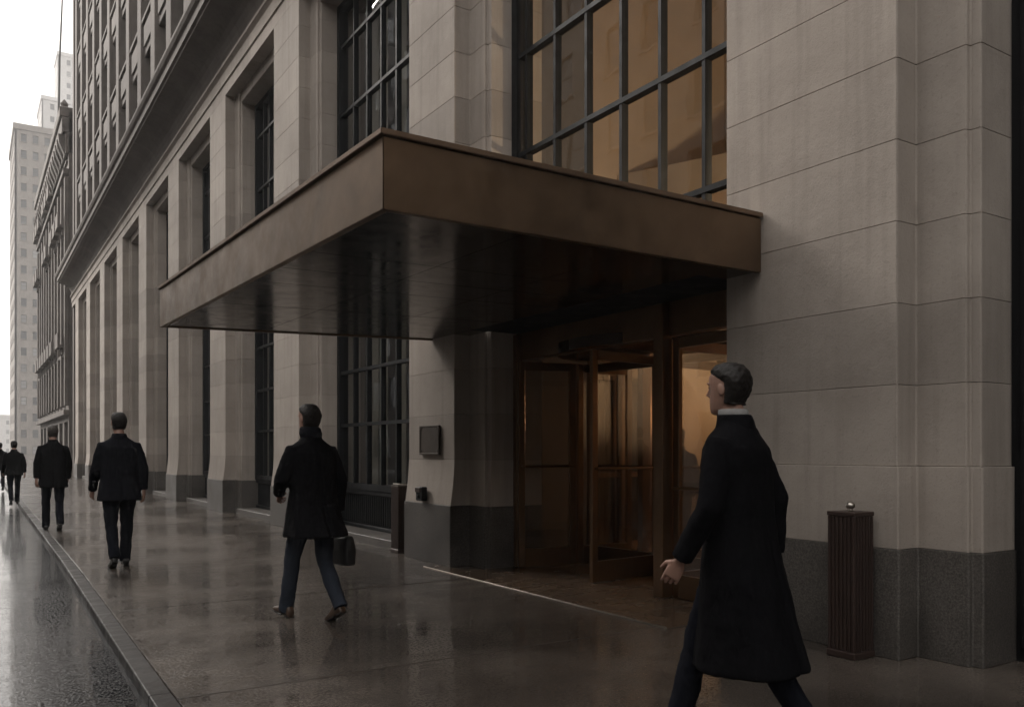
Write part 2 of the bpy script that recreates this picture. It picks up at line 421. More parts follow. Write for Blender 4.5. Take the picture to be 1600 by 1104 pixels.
# entablature: each bay its own stones
arch = [(XF, ZL), (XF, ZL + 0.26), (XF - 0.03, ZL + 0.27), (XF - 0.03, ZL + 0.52), (XF - 0.06, ZL + 0.55), (XF - 0.10, ZL + 0.58), (XF - 0.10, ZL + 0.64), (XF - 0.02, ZL + 0.66)]
cove = [(XF - 0.02 - 0.62 * (1 - math.cos(t * math.pi / 2 / 8)) , ZL + 0.68 + 0.62 * math.sin(t * math.pi / 2 / 8)) for t in range(9)]
tipp = [(4.28, ZL + 1.30), (4.28, ZL + 1.36), (4.22, ZL + 1.38), (4.22, ZL + 1.58), (4.16, ZL + 1.62), (4.12, ZL + 1.70), (4.12, ZL + 1.78), (5.3, ZL + 1.9)]
ENT = arch + [(5.95, ZL + 0.66), (5.95, ZL)]
CORN = [(XF + 0.05, ZL + 0.665)] + cove + tipp + [(5.9, ZL + 1.9), (5.9, ZL + 0.665)]
yb = [2.0, 7.0] + [12.3 + 0.4 + 5.13 * k for k in range(8)] + [54.0]
for y0, y1 in zip(yb, yb[1:]):
    for k in range(2):
        ya = y0 + (y1 - y0) * k / 2; yc = y0 + (y1 - y0) * (k + 1) / 2
        bm = bmesh.new(); prism_y(bm, ENT, ya + 0.003, yc - 0.003); bpart('lintel_stone', bm, M_STONE)
        bm = bmesh.new(); prism_y(bm, CORN, ya + 0.002, yc - 0.002); bpart('cornice_stone', bm, M_CORN)
# inner head of each opening
bays = []       # (inner near jamb, inner far jamb)
edges = [(3.385, 1.53, 5.27)] + [(yn, w_, x) for _, x, yn, w_ in PIERS]
for (ya, wa, xa), (yc, wc, xc) in zip(edges, edges[1:]): bays.append((ya + wa + (0.0 if xa > 5.2 else 0.42), yc - 0.42))
for i, (y0, y1) in enumerate(bays):
    bpart('window_head', (lambda b_: (box(b_, XF + 0.24, 5.95, y0 + 0.003, y1 - 0.003, ZL - 0.26, ZL - 0.003, 0.008), b_)[1])(bmesh.new()), M_STONE)

# ------------------------------------------------------------------ tall windows
TRANS = [0.76, 1.86, 2.78, 3.75, 4.95, 6.13, 7.34, 8.55, 9.30]
XG = 5.60
rnd = random.Random(11)
def tall_window(y0, y1, rows, ncol, full=True, xg=XG, apron=True, bars=None):
    y0 += 0.003; y1 -= 0.003
    bm = bmesh.new(); fr = 0.11
    zb, zt = rows[0], rows[-1]
    box(bm, xg - 0.07, xg + 0.10, y0, y0 + fr, zb, zt); box(bm, xg - 0.07, xg + 0.10, y1 - fr, y1, zb, zt)
    box(bm, xg - 0.067, xg + 0.10, y0 + fr, y1 - fr, zt - 0.10, zt); box(bm, xg - 0.067, xg + 0.10, y0 + fr, y1 - fr, zb, zb + 0.10)
    wdw = bpart('window', bm, M_FRAME)
    cw = (y1 - y0 - 2 * fr) / ncol
    zi = [zb + 0.10] + list(rows[1:-1]) + [zt - 0.10]
    yl = [y0 + fr + cw * j for j in range(ncol + 1)]
    if bars: yl = [y0 + fr] + bars + [y1 - fr]; ncol = len(yl) - 1
    for j in range(1, ncol):
        yc = yl[j]; bm = bmesh.new(); hw = 0.021
        box(bm, xg - 0.035, xg + 0.05, yc - hw, yc + hw, zi[0], zi[-1]); bpart('mullion', bm, M_FRAME, wdw)
    for z in zi[1:-1]:
        bm = bmesh.new(); box(bm, xg - 0.042, xg + 0.05, y0 + fr, y1 - fr, z - 0.026, z + 0.026); bpart('transom', bm, M_FRAME, wdw)
    for i in range(len(zi) - 1):
        for j in range(ncol):
            ya = yl[j]; cw = yl[j+1] - ya; za, zc = zi[i], zi[i+1]
            bm = bmesh.new()
            hy, hz = cw / 2 - 0.02, (zc - za) / 2 - 0.015
            bm.faces.new([bm.verts.new(c) for c in ((0, -hy, -hz), (0, hy, -hz), (0, hy, hz), (0, -hy, hz))])
            o = obj('pane', bm, M_GLASS, wdw, (xg + 0.01, ya + cw / 2, (za + zc) / 2), (0, rnd.uniform(-.004, .004), rnd.uniform(-.006, .006)))
    if apron and zb > 0.5:
        # ribbed metal apron under the glass
        bm = bmesh.new(); box(bm, xg + 0.0, xg + 0.10, y0, y1, 0.12, zb - 0.002); ap = bpart('apron_panel', bm, M_FRAME)
        nr = int((y1 - y0 - 0.2) / 0.085)
        for k in range(nr):
            yy = y0 + 0.1 + (y1 - y0 - 0.2) * (k + 0.5) / nr
            if full:
                bm = bmesh.new(); box(bm, xg - 0.03, xg - 0.001, yy - 0.016, yy + 0.016, 0.20, zb - 0.09, 0.004); bpart('apron_rib', bm, M_FRAME, ap)
        bm = bmesh.new(); box(bm, xg - 0.05, xg - 0.002, y0, y1, zb - 0.07, zb - 0.004, 0.006); bpart('apron_rail', bm, M_FRAME, ap)
        bm = bmesh.new(); box(bm, xg - 0.05, xg - 0.002, y0, y1, 0.12, 0.18, 0.006); bpart('apron_rail', bm, M_FRAME, ap)
        bm = bmesh.new(); box(bm, 5.1, xg + 0.1, y0 - 0.0, y1, -0.02, 0.118, 0.006); bpart('granite_sill', bm, M_GRANITE)
    return wdw
def frames(b):
    y0, y1 = bays[b]; return y0, y1
# bay 0 of the list: above the entrance
EY0, EY1 = bays[0]
tall_window(EY0, EY1, [2.86, 3.75, 4.95, 6.13, 7.34, 8.55, 9.30], 6, apron=False, bars=[5.46, 6.035, 6.61, 7.185, 7.76, 8.335])
bm = bmesh.new(); box(bm, 4.975, 5.95, EY0 + 0.003, EY1 - 0.003, 2.826, 2.858); bpart('recess_ceiling', bm, M_FRAME)
for i in range(1, len(bays)):
    y0, y1 = bays[i]
    tall_window(y0, y1, TRANS, 6, full=(i <= 3))
# low granite wall band under the far windows is the sill; dark rooms behind the glass
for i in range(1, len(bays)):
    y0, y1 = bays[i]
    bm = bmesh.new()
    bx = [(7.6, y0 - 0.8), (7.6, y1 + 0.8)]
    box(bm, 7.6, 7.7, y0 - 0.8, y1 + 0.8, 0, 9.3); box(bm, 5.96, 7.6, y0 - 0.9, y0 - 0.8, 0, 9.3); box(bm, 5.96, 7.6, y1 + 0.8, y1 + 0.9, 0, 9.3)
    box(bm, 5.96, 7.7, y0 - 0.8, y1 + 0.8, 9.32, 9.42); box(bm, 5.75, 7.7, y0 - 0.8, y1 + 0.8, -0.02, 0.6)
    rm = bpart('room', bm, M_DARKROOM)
    if i <= 3:      # hanging blinds of different widths
        r2 = random.Random(40 + i); yy = y0 + 0.1
        while yy < y1 - 0.5:
            wd = r2.choice((0.36, 0.48, 0.30)); x = 5.95 + r2.uniform(0, 0.12)
            bm = bmesh.new(); n = 10
            f = [bm.verts.new((x + 0.035 * math.sin(k * 2.1), yy + wd * k / n, 0.8)) for k in range(n + 1)]
            g = [bm.verts.new((x + 0.035 * math.sin(k * 2.1 + 0.4), yy + wd * k / n, 9.2)) for k in range(n + 1)]
            for k in range(n): bm.faces.new((f[k], f[k+1], g[k+1], g[k]))
            bpart('blind', bm, M_BLIND, rm, True); yy += wd + r2.uniform(0.12, 0.4)

# dark gated bay at the right edge
bm = bmesh.new(); box(bm, 5.91, 6.0, -2.0, 2.965 - 0.003, 0.0, 9.5); sg = bpart('side_bay_panel', bm, M_BLACK)
for k in range(12):
    bm = bmesh.new(); yy = 2.86 - k * 0.22; box(bm, 5.875, 5.908, yy - 0.03, yy + 0.03, 0.1, 9.4, 0.005); bpart('side_bay_bar', bm, M_BLACK, sg)
pier_objs['Z'] = pier(5.27, -3.9, 1.47, flare=0.0)

# ------------------------------------------------------------------ upper storeys over the cornice
UZ0, UFL, UNF = ZL + 1.9, 3.55, 8
UX = 5.02; PIT = 2.565
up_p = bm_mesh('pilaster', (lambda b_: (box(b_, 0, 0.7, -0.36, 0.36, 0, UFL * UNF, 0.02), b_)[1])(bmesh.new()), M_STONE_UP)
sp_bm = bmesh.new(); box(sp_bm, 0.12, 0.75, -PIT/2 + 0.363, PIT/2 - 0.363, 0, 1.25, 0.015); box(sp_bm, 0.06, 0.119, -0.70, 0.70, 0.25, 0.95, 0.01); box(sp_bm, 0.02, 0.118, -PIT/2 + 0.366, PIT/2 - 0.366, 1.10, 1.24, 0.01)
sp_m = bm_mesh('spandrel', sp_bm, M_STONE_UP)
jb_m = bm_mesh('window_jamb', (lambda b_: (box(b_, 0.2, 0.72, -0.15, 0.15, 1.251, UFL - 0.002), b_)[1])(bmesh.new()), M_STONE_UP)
wf_bm = bmesh.new()
for a0, a1, z0, z1 in ((-0.38, -0.31, 0, 2.29), (0.31, 0.38, 0, 2.29), (-0.31, 0.31, 0, 0.08), (-0.31, 0.31, 2.21, 2.29), (-0.31, 0.31, 1.1, 1.18)):
    box(wf_bm, 0.40, 0.50, a0, a1, z0, z1)
wf_m = bm_mesh('upper_window', wf_bm, M_SASH)
wp_m = bm_mesh('pane', (lambda b_: (box(b_, 0.46, 0.48, -0.31, 0.31, 0.08, 2.21), b_)[1])(bmesh.new()), M_FARGLASS)
def uplink(name, me, parent, loc):
    o = link(name, me, parent, loc if parent is not bld else Vector(loc) - BO); return o
yy = 13.9
while yy < 54:
    uplink('pilaster', up_p, bld, (UX, yy, UZ0))
    if yy + PIT < 54.5:
        yc = yy + PIT / 2
        for f in range(UNF):
            uplink('spandrel', sp_m, bld, (UX, yc, UZ0 + f * UFL))
            uplink('window_jamb', jb_m, bld, (UX, yc, UZ0 + f * UFL))
            for s in (-0.54, 0.54):
                wo = uplink('upper_window', wf_m, bld, (UX, yc + s, UZ0 + f * UFL + 1.252))
                link('pane', wp_m, wo)
    yy += PIT
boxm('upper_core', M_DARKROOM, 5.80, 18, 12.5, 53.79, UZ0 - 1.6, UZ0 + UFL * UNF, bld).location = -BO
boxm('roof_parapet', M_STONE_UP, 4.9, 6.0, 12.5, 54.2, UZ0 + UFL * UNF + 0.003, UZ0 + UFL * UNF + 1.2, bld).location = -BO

# ------------------------------------------------------------------ entrance recess, lobby
bm = bmesh.new()
LX = 11.0
box(bm, LX, LX + 0.2, 1.0, 11.5, -0.02, 9.2)
lob = bpart('lobby_back_wall', bm, M_LOBBYWALL)
bpart('lobby_side_wall', (lambda b_: (box(b_, 6.0, LX - 0.002, 10.3, 10.5, 0.0, 9.2), b_)[1])(bmesh.new()), M_LOBBYWALL)
bpart('lobby_side_wall', (lambda b_: (box(b_, 6.1, LX - 0.002, 1.8, 2.0, 0.0, 9.2), b_)[1])(bmesh.new()), M_LOBBYWALL)
bpart('lobby_ceiling', (lambda b_: (box(b_, 5.96, LX, 1.8, 10.5, 9.205, 9.4), b_)[1])(bmesh.new()), M_LOBBYWALL)
bpart('lobby_floor', (lambda b_: (box(b_, 5.951, LX - 0.002, 2.0, 10.3, -0.03, 0.004), b_)[1])(bmesh.new()), M_LOBBYFLOOR)
# mezzanine edge with a curved front, seen through the big window
bm = bmesh.new(); pts = []
for k in range(13):
    a_ = k / 12; pts.append((8.6 + 1.2 * math.sin(a_ * math.pi) , 2.0 + 8.3 * a_))
loop = [(x, y_) for x, y_ in pts] + [(LX - 0.003, 10.297), (LX - 0.003, 2.003)]
prism_z(bm, loop, 5.2, 5.75); bpart('mezzanine', bm, M_LOBBYWALL)
for k in range(4):
    bpart('wall_pilaster', (lambda b_: (box(b_, LX - 0.25, LX - 0.003, 3.0 + k * 2.1, 3.5 + k * 2.1, 0.01, 5.19, 0.02), b_)[1])(bmesh.new()), M_LOBBYWALL)
def sconce(loc, power, label, size=0.1, col=(1.0, 0.76, 0.52)):
    r = tag(empty('wall_lamp', loc), label, 'lamp', 'lobby lamps')
    bm = bmesh.new(); tube(bm, [(0, 0, -0.12), (0, 0, -0.05), (0, 0, 0.08)], [0.03, 0.10, 0.16], 16); obj('lamp_bowl', bm, M_DOORBR, r, smooth=False)
    bm = bmesh.new(); tube(bm, [(0, 0, -0.5), (0, 0, -0.1)], [0.012, 0.012], 8); obj('lamp_stem', bm, M_DOORBR, r)
    l = bpy.data.lights.new('lamp_light', 'POINT'); l.energy = power; l.color = col; l.shadow_soft_size = size
    lo = bpy.data.objects.new('lamp_light', l); COL.objects.link(lo); lo.parent = r; lo.location = (0, 0, 0.30)
    return r
sconce((8.4, 3.3, 3.75), 300, 'warm lobby lamp glowing behind the big window beside the right pier')
sconce((10.3, 9.2, 1.75), 26, 'warm lobby lamp against the back wall, seen right of the bronze post', col=(1.0, 0.62, 0.36))
bm = bmesh.new(); box(bm, 5.96, 9.4, 2.0, 10.297, 2.92, 3.05); bpart('lamp_blocking_slab', bm, M_DARKROOM)  # slab added to keep the upper lamp's light off the entrance
for x0, x1 in ((7.98, 8.42), (8.58, 8.98), (9.12, 9.48)):
    bm = bmesh.new(); box(bm, x0, x1, 10.13, 10.2, 0.006, 2.5, 0.006); bpart('added_dark_panel', bm, M_PLAQUE)  # dark panels added to hide the lit wall behind the centre wing
# inner screen of dark bronze posts and stone fins deeper in the lobby
for k, (x, y_) in enumerate(((7.9, 10.1), (8.5, 10.05), (9.05, 10.1), (9.55, 10.05), (8.2, 9.2), (9.25, 8.7))):
    bm = bmesh.new(); box(bm, x - 0.06, x + 0.06, y_ - 0.06, y_ + 0.06, 0.005, 2.918, 0.008); bpart('screen_post', bm, M_DOORBR)
bm = bmesh.new(); box(bm, 7.96, 9.49, 10.03, 10.11, 1.0, 1.08, 0.006); bpart('screen_rail', bm, M_DOORBR)
for x0, x1, col_ in ((6.15, 7.1, M_STONE), (7.2, 7.8, M_STONE)):
    for k in range(5):
        bm = bmesh.new(); box(bm, x0, x1, 10.12, 10.297, 0.006 + k * 0.58, 0.58 + k * 0.58, 0.006); bpart('wall_stone', bm, col_)

# landing of brown stone and its metal nosing
bm = bmesh.new(); box(bm, 4.66, 5.948, 4.96, 8.58, -0.01, 0.008); box(bm, 4.66, 4.89, 8.582, 9.20, -0.01, 0.008)
ld = tag(obj('entrance_landing', bm, M_LANDING), kind='structure')
bm = bmesh.new(); box(bm, 4.64, 4.657, 4.96, 9.2, -0.01, 0.012, 0.003); obj('metal_nosing', bm, M_NOSE, ld)

# ------------------------------------------------------------------ canopy
CY0 = 4.54
can = tag(empty('entrance_canopy', (5.0, CY0, 2.81)), 'wide flat bronze entrance canopy jutting over the pavement above the doors', 'canopy')
CX0, CX1, CYF, CYW = 2.03, 1.835, 10.25, 9.62
ZB0, ZT0 = 2.81, 3.235
def cpart(name, bm, mat, parent=None):
    o = obj(name, bm, mat, parent or can)
    if (parent or can) is can: o.location = (-5.0, -CY0, -2.81)
    return o
def quadprism(bm, p, z0, z1, bev=0.0):
    # p: plan corners; z0/z1 may be (near, far) lists per corner
    n = len(p)
    a = [bm.verts.new((x, y_, z0[i] if isinstance(z0, list) else z0)) for i, (x, y_) in enumerate(p)]
    b = [bm.verts.new((x, y_, z1[i] if isinstance(z1, list) else z1)) for i, (x, y_) in enumerate(p)]
    fs = [bm.faces.new((a[i], a[(i+1) % n], b[(i+1) % n], b[i])) for i in range(n)]
    fs += [bm.faces.new(a[::-1]), bm.faces.new(b)]
    if bev: bmesh.ops.bevel(bm, geom=list({e for f in fs for e in f.edges}), offset=bev, segments=2, affect='EDGES')
T = 0.05
XW = 5.262       # right pier face
bm = bmesh.new(); quadprism(bm, [(CX0, CY0), (CX0 + T, CY0 + T), (CX1 + T, CYF - T), (CX1, CYF)], ZB0, ZT0, 0.004); cpart('street_fascia', bm, M_BRONZE)
bm = bmesh.new(); quadprism(bm, [(CX0 + 0.002, CY0), (XW, CY0), (XW, CY0 + T), (CX0 + T + 0.002, CY0 + T)], ZB0, ZT0, 0.004); cpart('near_fascia', bm, M_BRONZE)
bm = bmesh.new(); quadprism(bm, [(CX1 + T, CYF - T), (4.97, CYW - T), (4.97, CYW), (CX1 + 0.002, CYF)], ZB0, ZT0, 0.004); cpart('far_fascia', bm, M_BRONZE)
o_ = 0.022
bm = bmesh.new()
quadprism(bm, [(CX0 - o_, CY0 - o_), (XW, CY0 - o_), (XW, CY0 + 0.12), (CX0 + 0.14, CY0 + 0.12)], ZT0 + 0.006, ZT0 + 0.042, 0.004)
quadprism(bm, [(CX0 - o_, CY0 - o_), (CX0 + 0.14, CY0 + 0.121), (CX1 + 0.14, CYF - 0.12), (CX1 - o_, CYF + o_)], ZT0 + 0.006, ZT0 + 0.042, 0.004)
quadprism(bm, [(CX1 - o_, CYF + o_), (CX1 + 0.14, CYF - 0.119), (4.965, CYW - 0.12), (4.965, CYW + o_)], ZT0 + 0.006, ZT0 + 0.042, 0.004)
cpart('coping', bm, M_COPING)
bm = bmesh.new(); quadprism(bm, [(CX0 + 0.06, CY0 + 0.06), (4.965, CY0 + 0.06), (4.965, CYW - 0.06), (CX1 + 0.06, CYF - 0.06)], ZT0 - 0.02, ZT0 + 0.004); cpart('roof_deck', bm, M_COPING)
# soffit boards, a hair recessed above the fascia's lower edge
nb = 9
def soff(u, v):
    """u from street edge to wall, v from near to far end"""
    ya = CY0 + T + 0.004 + (CYF - CY0 - 2 * T - 0.008) * v; yw = CY0 + T + 0.004 + (CYW - CY0 - 2 * T - 0.008) * v
    xa = CX0 + T + 0.004 + (CX1 - CX0) * v
    return (xa + (4.962 - xa) * u, ya + (yw - ya) * u)
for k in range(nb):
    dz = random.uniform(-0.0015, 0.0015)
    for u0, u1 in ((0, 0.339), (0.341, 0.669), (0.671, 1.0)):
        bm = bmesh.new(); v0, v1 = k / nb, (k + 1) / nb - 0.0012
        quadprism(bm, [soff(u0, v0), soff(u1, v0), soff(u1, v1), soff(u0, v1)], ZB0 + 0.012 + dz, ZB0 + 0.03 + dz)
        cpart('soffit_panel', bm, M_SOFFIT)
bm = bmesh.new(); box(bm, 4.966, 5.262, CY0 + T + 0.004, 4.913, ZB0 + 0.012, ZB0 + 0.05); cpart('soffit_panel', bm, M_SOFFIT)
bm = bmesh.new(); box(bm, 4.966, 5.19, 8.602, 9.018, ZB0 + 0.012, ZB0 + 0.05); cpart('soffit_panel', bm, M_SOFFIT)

# ------------------------------------------------------------------ revolving door
DX = 5.56
dor = tag(empty('revolving_door', (DX, 7.2, 0.008)), 'bronze framed revolving door with glass wings in the entrance recess under the canopy', 'door')
def dpart(name, bm, mat, parent=None, smooth=False):
    o = obj(name, bm, mat, parent or dor, smooth=smooth)
    if (parent or dor) is dor: o.location = (-DX, -7.2, -0.008)
    return o
def leaf(name, p0, p1, z0, z1, st=0.085, bot=0.22, bar=1.22, mat=M_DOORBR, th=0.05):
    """a glazed leaf standing on the line p0-p1"""
    p0 = Vector((*p0, 0)); p1 = Vector((*p1, 0)); L = (p1 - p0).length; ang = math.atan2((p1 - p0).y, (p1 - p0).x)
    M = Matrix.Translation(p0) @ Matrix.Rotation(ang, 4, 'Z')
    def b(x0, x1, za, zb, t=th, bev=0.006):
        bm_ = bmesh.new(); box(bm_, x0, x1, -t / 2, t / 2, za, zb, bev); bm_.transform(M); return bm_
    bm_ = bmesh.new()
    for q in ((0, st, z0, z1), (L - st, L, z0, z1)): box(bm_, q[0], q[1], -th / 2, th / 2, q[2], q[3], 0.006)
    box(bm_, st, L - st, -th / 2 + 0.002, th / 2 - 0.002, z1 - 0.10, z1 - 0.001); box(bm_, st, L - st, -th / 2 + 0.002, th / 2 - 0.002, z0 + 0.001, z0 + bot)
    bm_.transform(M); lf = dpart(name, bm_, mat)
    bm_ = bmesh.new(); bm_.faces.new([bm_.verts.new(c_) for c_ in ((st, 0, z0 + bot), (L - st, 0, z0 + bot), (L - st, 0, z1 - 0.1), (st, 0, z1 - 0.1))]); bm_.transform(M); dpart('glass', bm_, M_GLASSD, lf)
    if bar:
        bm_ = bmesh.new()
        for s in (-1, 1): tube(bm_, [(st * 0.5, s * 0.055, bar), (L - st * 0.5, s * 0.055, bar)], [0.014, 0.014], 10)
        for xx in (st * 0.5, L - st * 0.5): tube(bm_, [(xx, -0.055, bar), (xx, 0.055, bar)], [0.012, 0.012], 8)
        bm_.transform(M); dpart('push_bar', bm_, M_DOORBR, lf)
    return lf
C = Vector((6.68, 7.2, 0)); RW = 1.14; ZD = 2.50
base_ang = math.atan2(7.07 - C.y, 5.53 - C.x)
for k in range(4):
    a_ = base_ang + k * math.pi / 2
    leaf('wing', (C.x + math.cos(a_) * RW, C.y + math.sin(a_) * RW), (C.x + math.cos(a_) * 0.05, C.y + math.sin(a_) * 0.05), 0.012, ZD - 0.02)
bm = bmesh.new(); tube(bm, [(C.x, C.y, 0.01), (C.x, C.y, ZD)], [0.045, 0.045], 16); dpart('centre_post', bm, M_DOORBR)
# glazed side screens of the drum
leaf('side_screen', (5.56, 8.50), (6.30, 8.34), 0.012, ZD - 0.02, bar=1.22)
leaf('side_screen', (6.33, 8.34), (7.2, 8.34), 0.012, ZD - 0.02, bar=None)
def post(x, y_, s, z1):
    bm = bmesh.new(); box(bm, x - s / 2, x + s / 2, y_ - s / 2, y_ + s / 2, 0.009, z1, 0.008); dpart('post', bm, M_DOORBR)
post(5.60, 6.03, 0.13, 2.81); post(5.60, 8.57, 0.09, 2.81)
post(7.4, 6.03, 0.10, 2.73); post(7.4, 8.34, 0.10, 2.73)
leaf('side_screen', (5.67, 6.03), (7.34, 6.03), 0.012, ZD - 0.02, bar=None)
# header over the doors and drum ceiling
bm = bmesh.new(); box(bm, 5.62, 5.74, 5.0, 8.62, ZD + 0.003, 2.85, 0.006); dpart('header', bm, M_DOORBR)
bm = bmesh.new(); tube(bm, [(C.x, C.y, ZD + 0.004), (C.x, C.y, ZD + 0.12)], [RW + 0.06, RW + 0.06], 40); dpart('drum_ceiling', bm, M_SOFFIT)
# right-hand side light with a swing leaf
leaf('side_leaf', (5.68, 5.95), (5.68, 5.02), 0.012, ZD - 0.02, bar=1.05)
# dark steel jamb plates between stone and bronze
bm = bmesh.new(); box(bm, 5.53, 5.95, 8.62, 8.66 - 0.062 + 0.06, 0.01, 2.85); dpart('jamb_plate', bm, M_FRAME)
bm = bmesh.new(); box(bm, 5.53, 5.95, 4.93, 4.985, 0.01, 2.85); dpart('jamb_plate', bm, M_FRAME)

# ------------------------------------------------------------------ wall plaque, fire fitting, bins
pl = tag(empty('wall_plaque', (4.972, 9.63, 1.545)), 'dark bronze plaque on the stone pier left of the revolving door', 'plaque')
bm = bmesh.new(); box(bm, -0.03, -0.001, -0.265, 0.265, -0.185, 0.185, 0.006); obj('plate', bm, M_PLAQUE2, pl)
for k, (y0, y1, z0, z1) in enumerate(((-0.265, 0.265, 0.165, 0.185), (-0.265, 0.265, -0.185, -0.165), (-0.265, -0.245, -0.165, 0.165), (0.245, 0.265, -0.165, 0.165))):
    bm = bmesh.new(); box(bm, -0.036, -0.031, y0, y1, z0, z1, 0.002); obj('border', bm, M_PLAQUE2, pl)
for yy in (-0.22, 0.22):
    for zz in (-0.14, 0.14):
        bm = bmesh.new(); ell(bm, (-0.033, yy, zz), (0.008, 0.01, 0.01), 8, 6); obj('screw', bm, M_PLAQUE2, pl)
ft = tag(empty('wall_socket_box', (4.92, 9.72, 0.86)), 'small dark metal box fixed low on the pier under the plaque', 'fitting')
bm = bmesh.new(); box(bm, -0.08, 0.0, -0.09, 0.09, -0.09, 0.09, 0.012); obj('housing', bm, M_FRAME, ft)
bm = bmesh.new(); box(bm, -0.1, -0.081, -0.07, 0.07, 0.02, 0.085, 0.006); obj('lid', bm, M_BIN, ft)
bm = bmesh.new(); ell(bm, (-0.088, 0.0, -0.03), (0.012, 0.025, 0.025), 12, 8); obj('cap', bm, M_FRAME, ft, smooth=True)
def bin_(loc, w_, d_, h, label, knob, gold):
    r = tag(empty('litter_bin', loc), label, 'bin')
    bm = bmesh.new(); box(bm, -w_/2 + 0.012, w_/2 - 0.012, -d_/2 + 0.012, d_/2 - 0.012, 0.03, h - 0.02); obj('core', bm, M_BIN, r)
    n = 7; s = w_ / n
    me = {}
    for k in range(n):
        c = -w_/2 + s * (k + 0.5)
        for side in range(4):
            bm = bmesh.new(); hw = s * 0.31
            if side < 2:
                cy = (-d_/2, d_/2 - 0.011)[side]; box(bm, c - hw, c + hw, cy, cy + 0.011, 0.05, h - 0.03, 0.003)
            else:
                cx = (-w_/2, w_/2 - 0.011)[side - 2]; box(bm, cx, cx + 0.011, c * d_ / w_ - hw, c * d_ / w_ + hw, 0.05, h - 0.03, 0.003)
            obj('slat', bm, M_BIN, r)
    bm = bmesh.new(); box(bm, -w_/2 - 0.006, w_/2 + 0.006, -d_/2 - 0.006, d_/2 + 0.006, 0.0, 0.048, 0.006); obj('base', bm, M_BIN, r)
    bm = bmesh.new(); box(bm, -w_/2 - 0.002, w_/2 + 0.002, -d_/2 - 0.002, d_/2 + 0.002, h - 0.028, h, 0.004); obj('top', bm, M_PLAQUE2 if gold else M_BIN, r)
    if knob:
        bm = bmesh.new(); tube(bm, [(0, 0, h), (0, 0, h + 0.02)], [0.016, 0.012], 12); ell(bm, (0, 0, h + 0.04), (0.032, 0.032, 0.026), 16, 10); obj('knob', bm, M_STEEL, r, smooth=True)
    if gold:
        bm = bmesh.new(); tube(bm, [(0.09, -0.10, h + 0.004), (-0.09, -0.10, h + 0.02), (-0.09, 0.10, h + 0.02), (0.09, 0.10, h + 0.004)], [0.008] * 4, 8); obj('rim', bm, M_STEEL, r)
    return r
bin_((5.095, 3.62, 0), 0.215, 0.215, 0.99, 'brown ribbed metal bin with a round steel knob before the right-hand pier', True, False)
bin_((5.10, 10.75, 0), 0.24, 0.24, 0.93, 'narrow brown ribbed bin behind the plaque pier by the dark window', False, True)

# ------------------------------------------------------------------ neighbouring buildings
def grid_face(root, wall_bm, P, U, N, width, zb, floors, fh, pitch, ww, wh, sill, glass_m, frame_m, skip=0, depth=0.35, cache={}):
    """wall with recessed windows: P corner at left foot, U along, N outward. Adds piers+spandrels to wall_bm, windows as parts of root"""
    P, U, N = Vector(P), Vector(U).normalized(), Vector(N).normalized()
    n = max(1, int(width / pitch)); mg = (width - n * pitch) / 2
    M = Matrix(((U.x, N.x, 0, P.x), (U.y, N.y, 0, P.y), (0, 0, 1, P.z), (0, 0, 0, 1)))
    tmp = bmesh.new()
    def bb(u0, u1, z0, z1, pr=0.0): box(tmp, u0, u1, -depth, pr, z0, z1)
    H = floors * fh
    bb(0, mg + (pitch - ww) / 2, zb, zb + H); bb(width - mg - (pitch - ww) / 2, width, zb, zb + H)
    for i in range(n - 1): bb(mg + pitch * (i + 1) - (pitch - ww) / 2, mg + pitch * (i + 1) + (pitch - ww) / 2, zb, zb + H, 0.0)
    for i in range(n):
        c = mg + pitch * (i + 0.5)
        for f in range(floors):
            z = zb + f * fh
            bb(c - ww / 2, c + ww / 2, z, z + sill, -0.003); bb(c - ww / 2, c + ww / 2, z + sill + wh, z + fh, -0.003)
            box(tmp, c - ww / 2 - 0.08, c + ww / 2 + 0.08, 0.001, 0.10, z + sill - 0.12, z + sill - 0.002)
    tmp.transform(M)
    me = bpy.data.meshes.new('t'); tmp.to_mesh(me); tmp.free(); wall_bm.from_mesh(me); bpy.data.meshes.remove(me)
    ang = math.atan2(U.y, U.x); key = (ww, wh, glass_m.name)
    if key not in cache:
        b1 = bmesh.new(); s = 0.07
        for q in ((-ww/2, -ww/2 + s, 0, wh), (ww/2 - s, ww/2, 0, wh), (-ww/2 + s, ww/2 - s, 0, s), (-ww/2 + s, ww/2 - s, wh - s, wh), (-ww/2 + s, ww/2 - s, wh/2 - s/2, wh/2 + s/2)):
            box(b1, q[0], q[1], -0.04, 0.04, q[2], q[3])
        b2 = bmesh.new(); box(b2, -ww/2 + s, ww/2 - s, -0.01, 0.01, s, wh - s)
        cache[key] = (bm_mesh('window', b1, frame_m), bm_mesh('pane', b2, glass_m))
    mf, mp_ = cache[key]
    for i in range(n):
        for f in range(floors):
            c = mg + pitch * (i + 0.5); q = P + U * c - N * 0.22 + Vector((0, 0, zb + f * fh + sill))
            o = link('window', mf, root, q - root.location, (0, 0, ang)); link('pane', mp_, o)
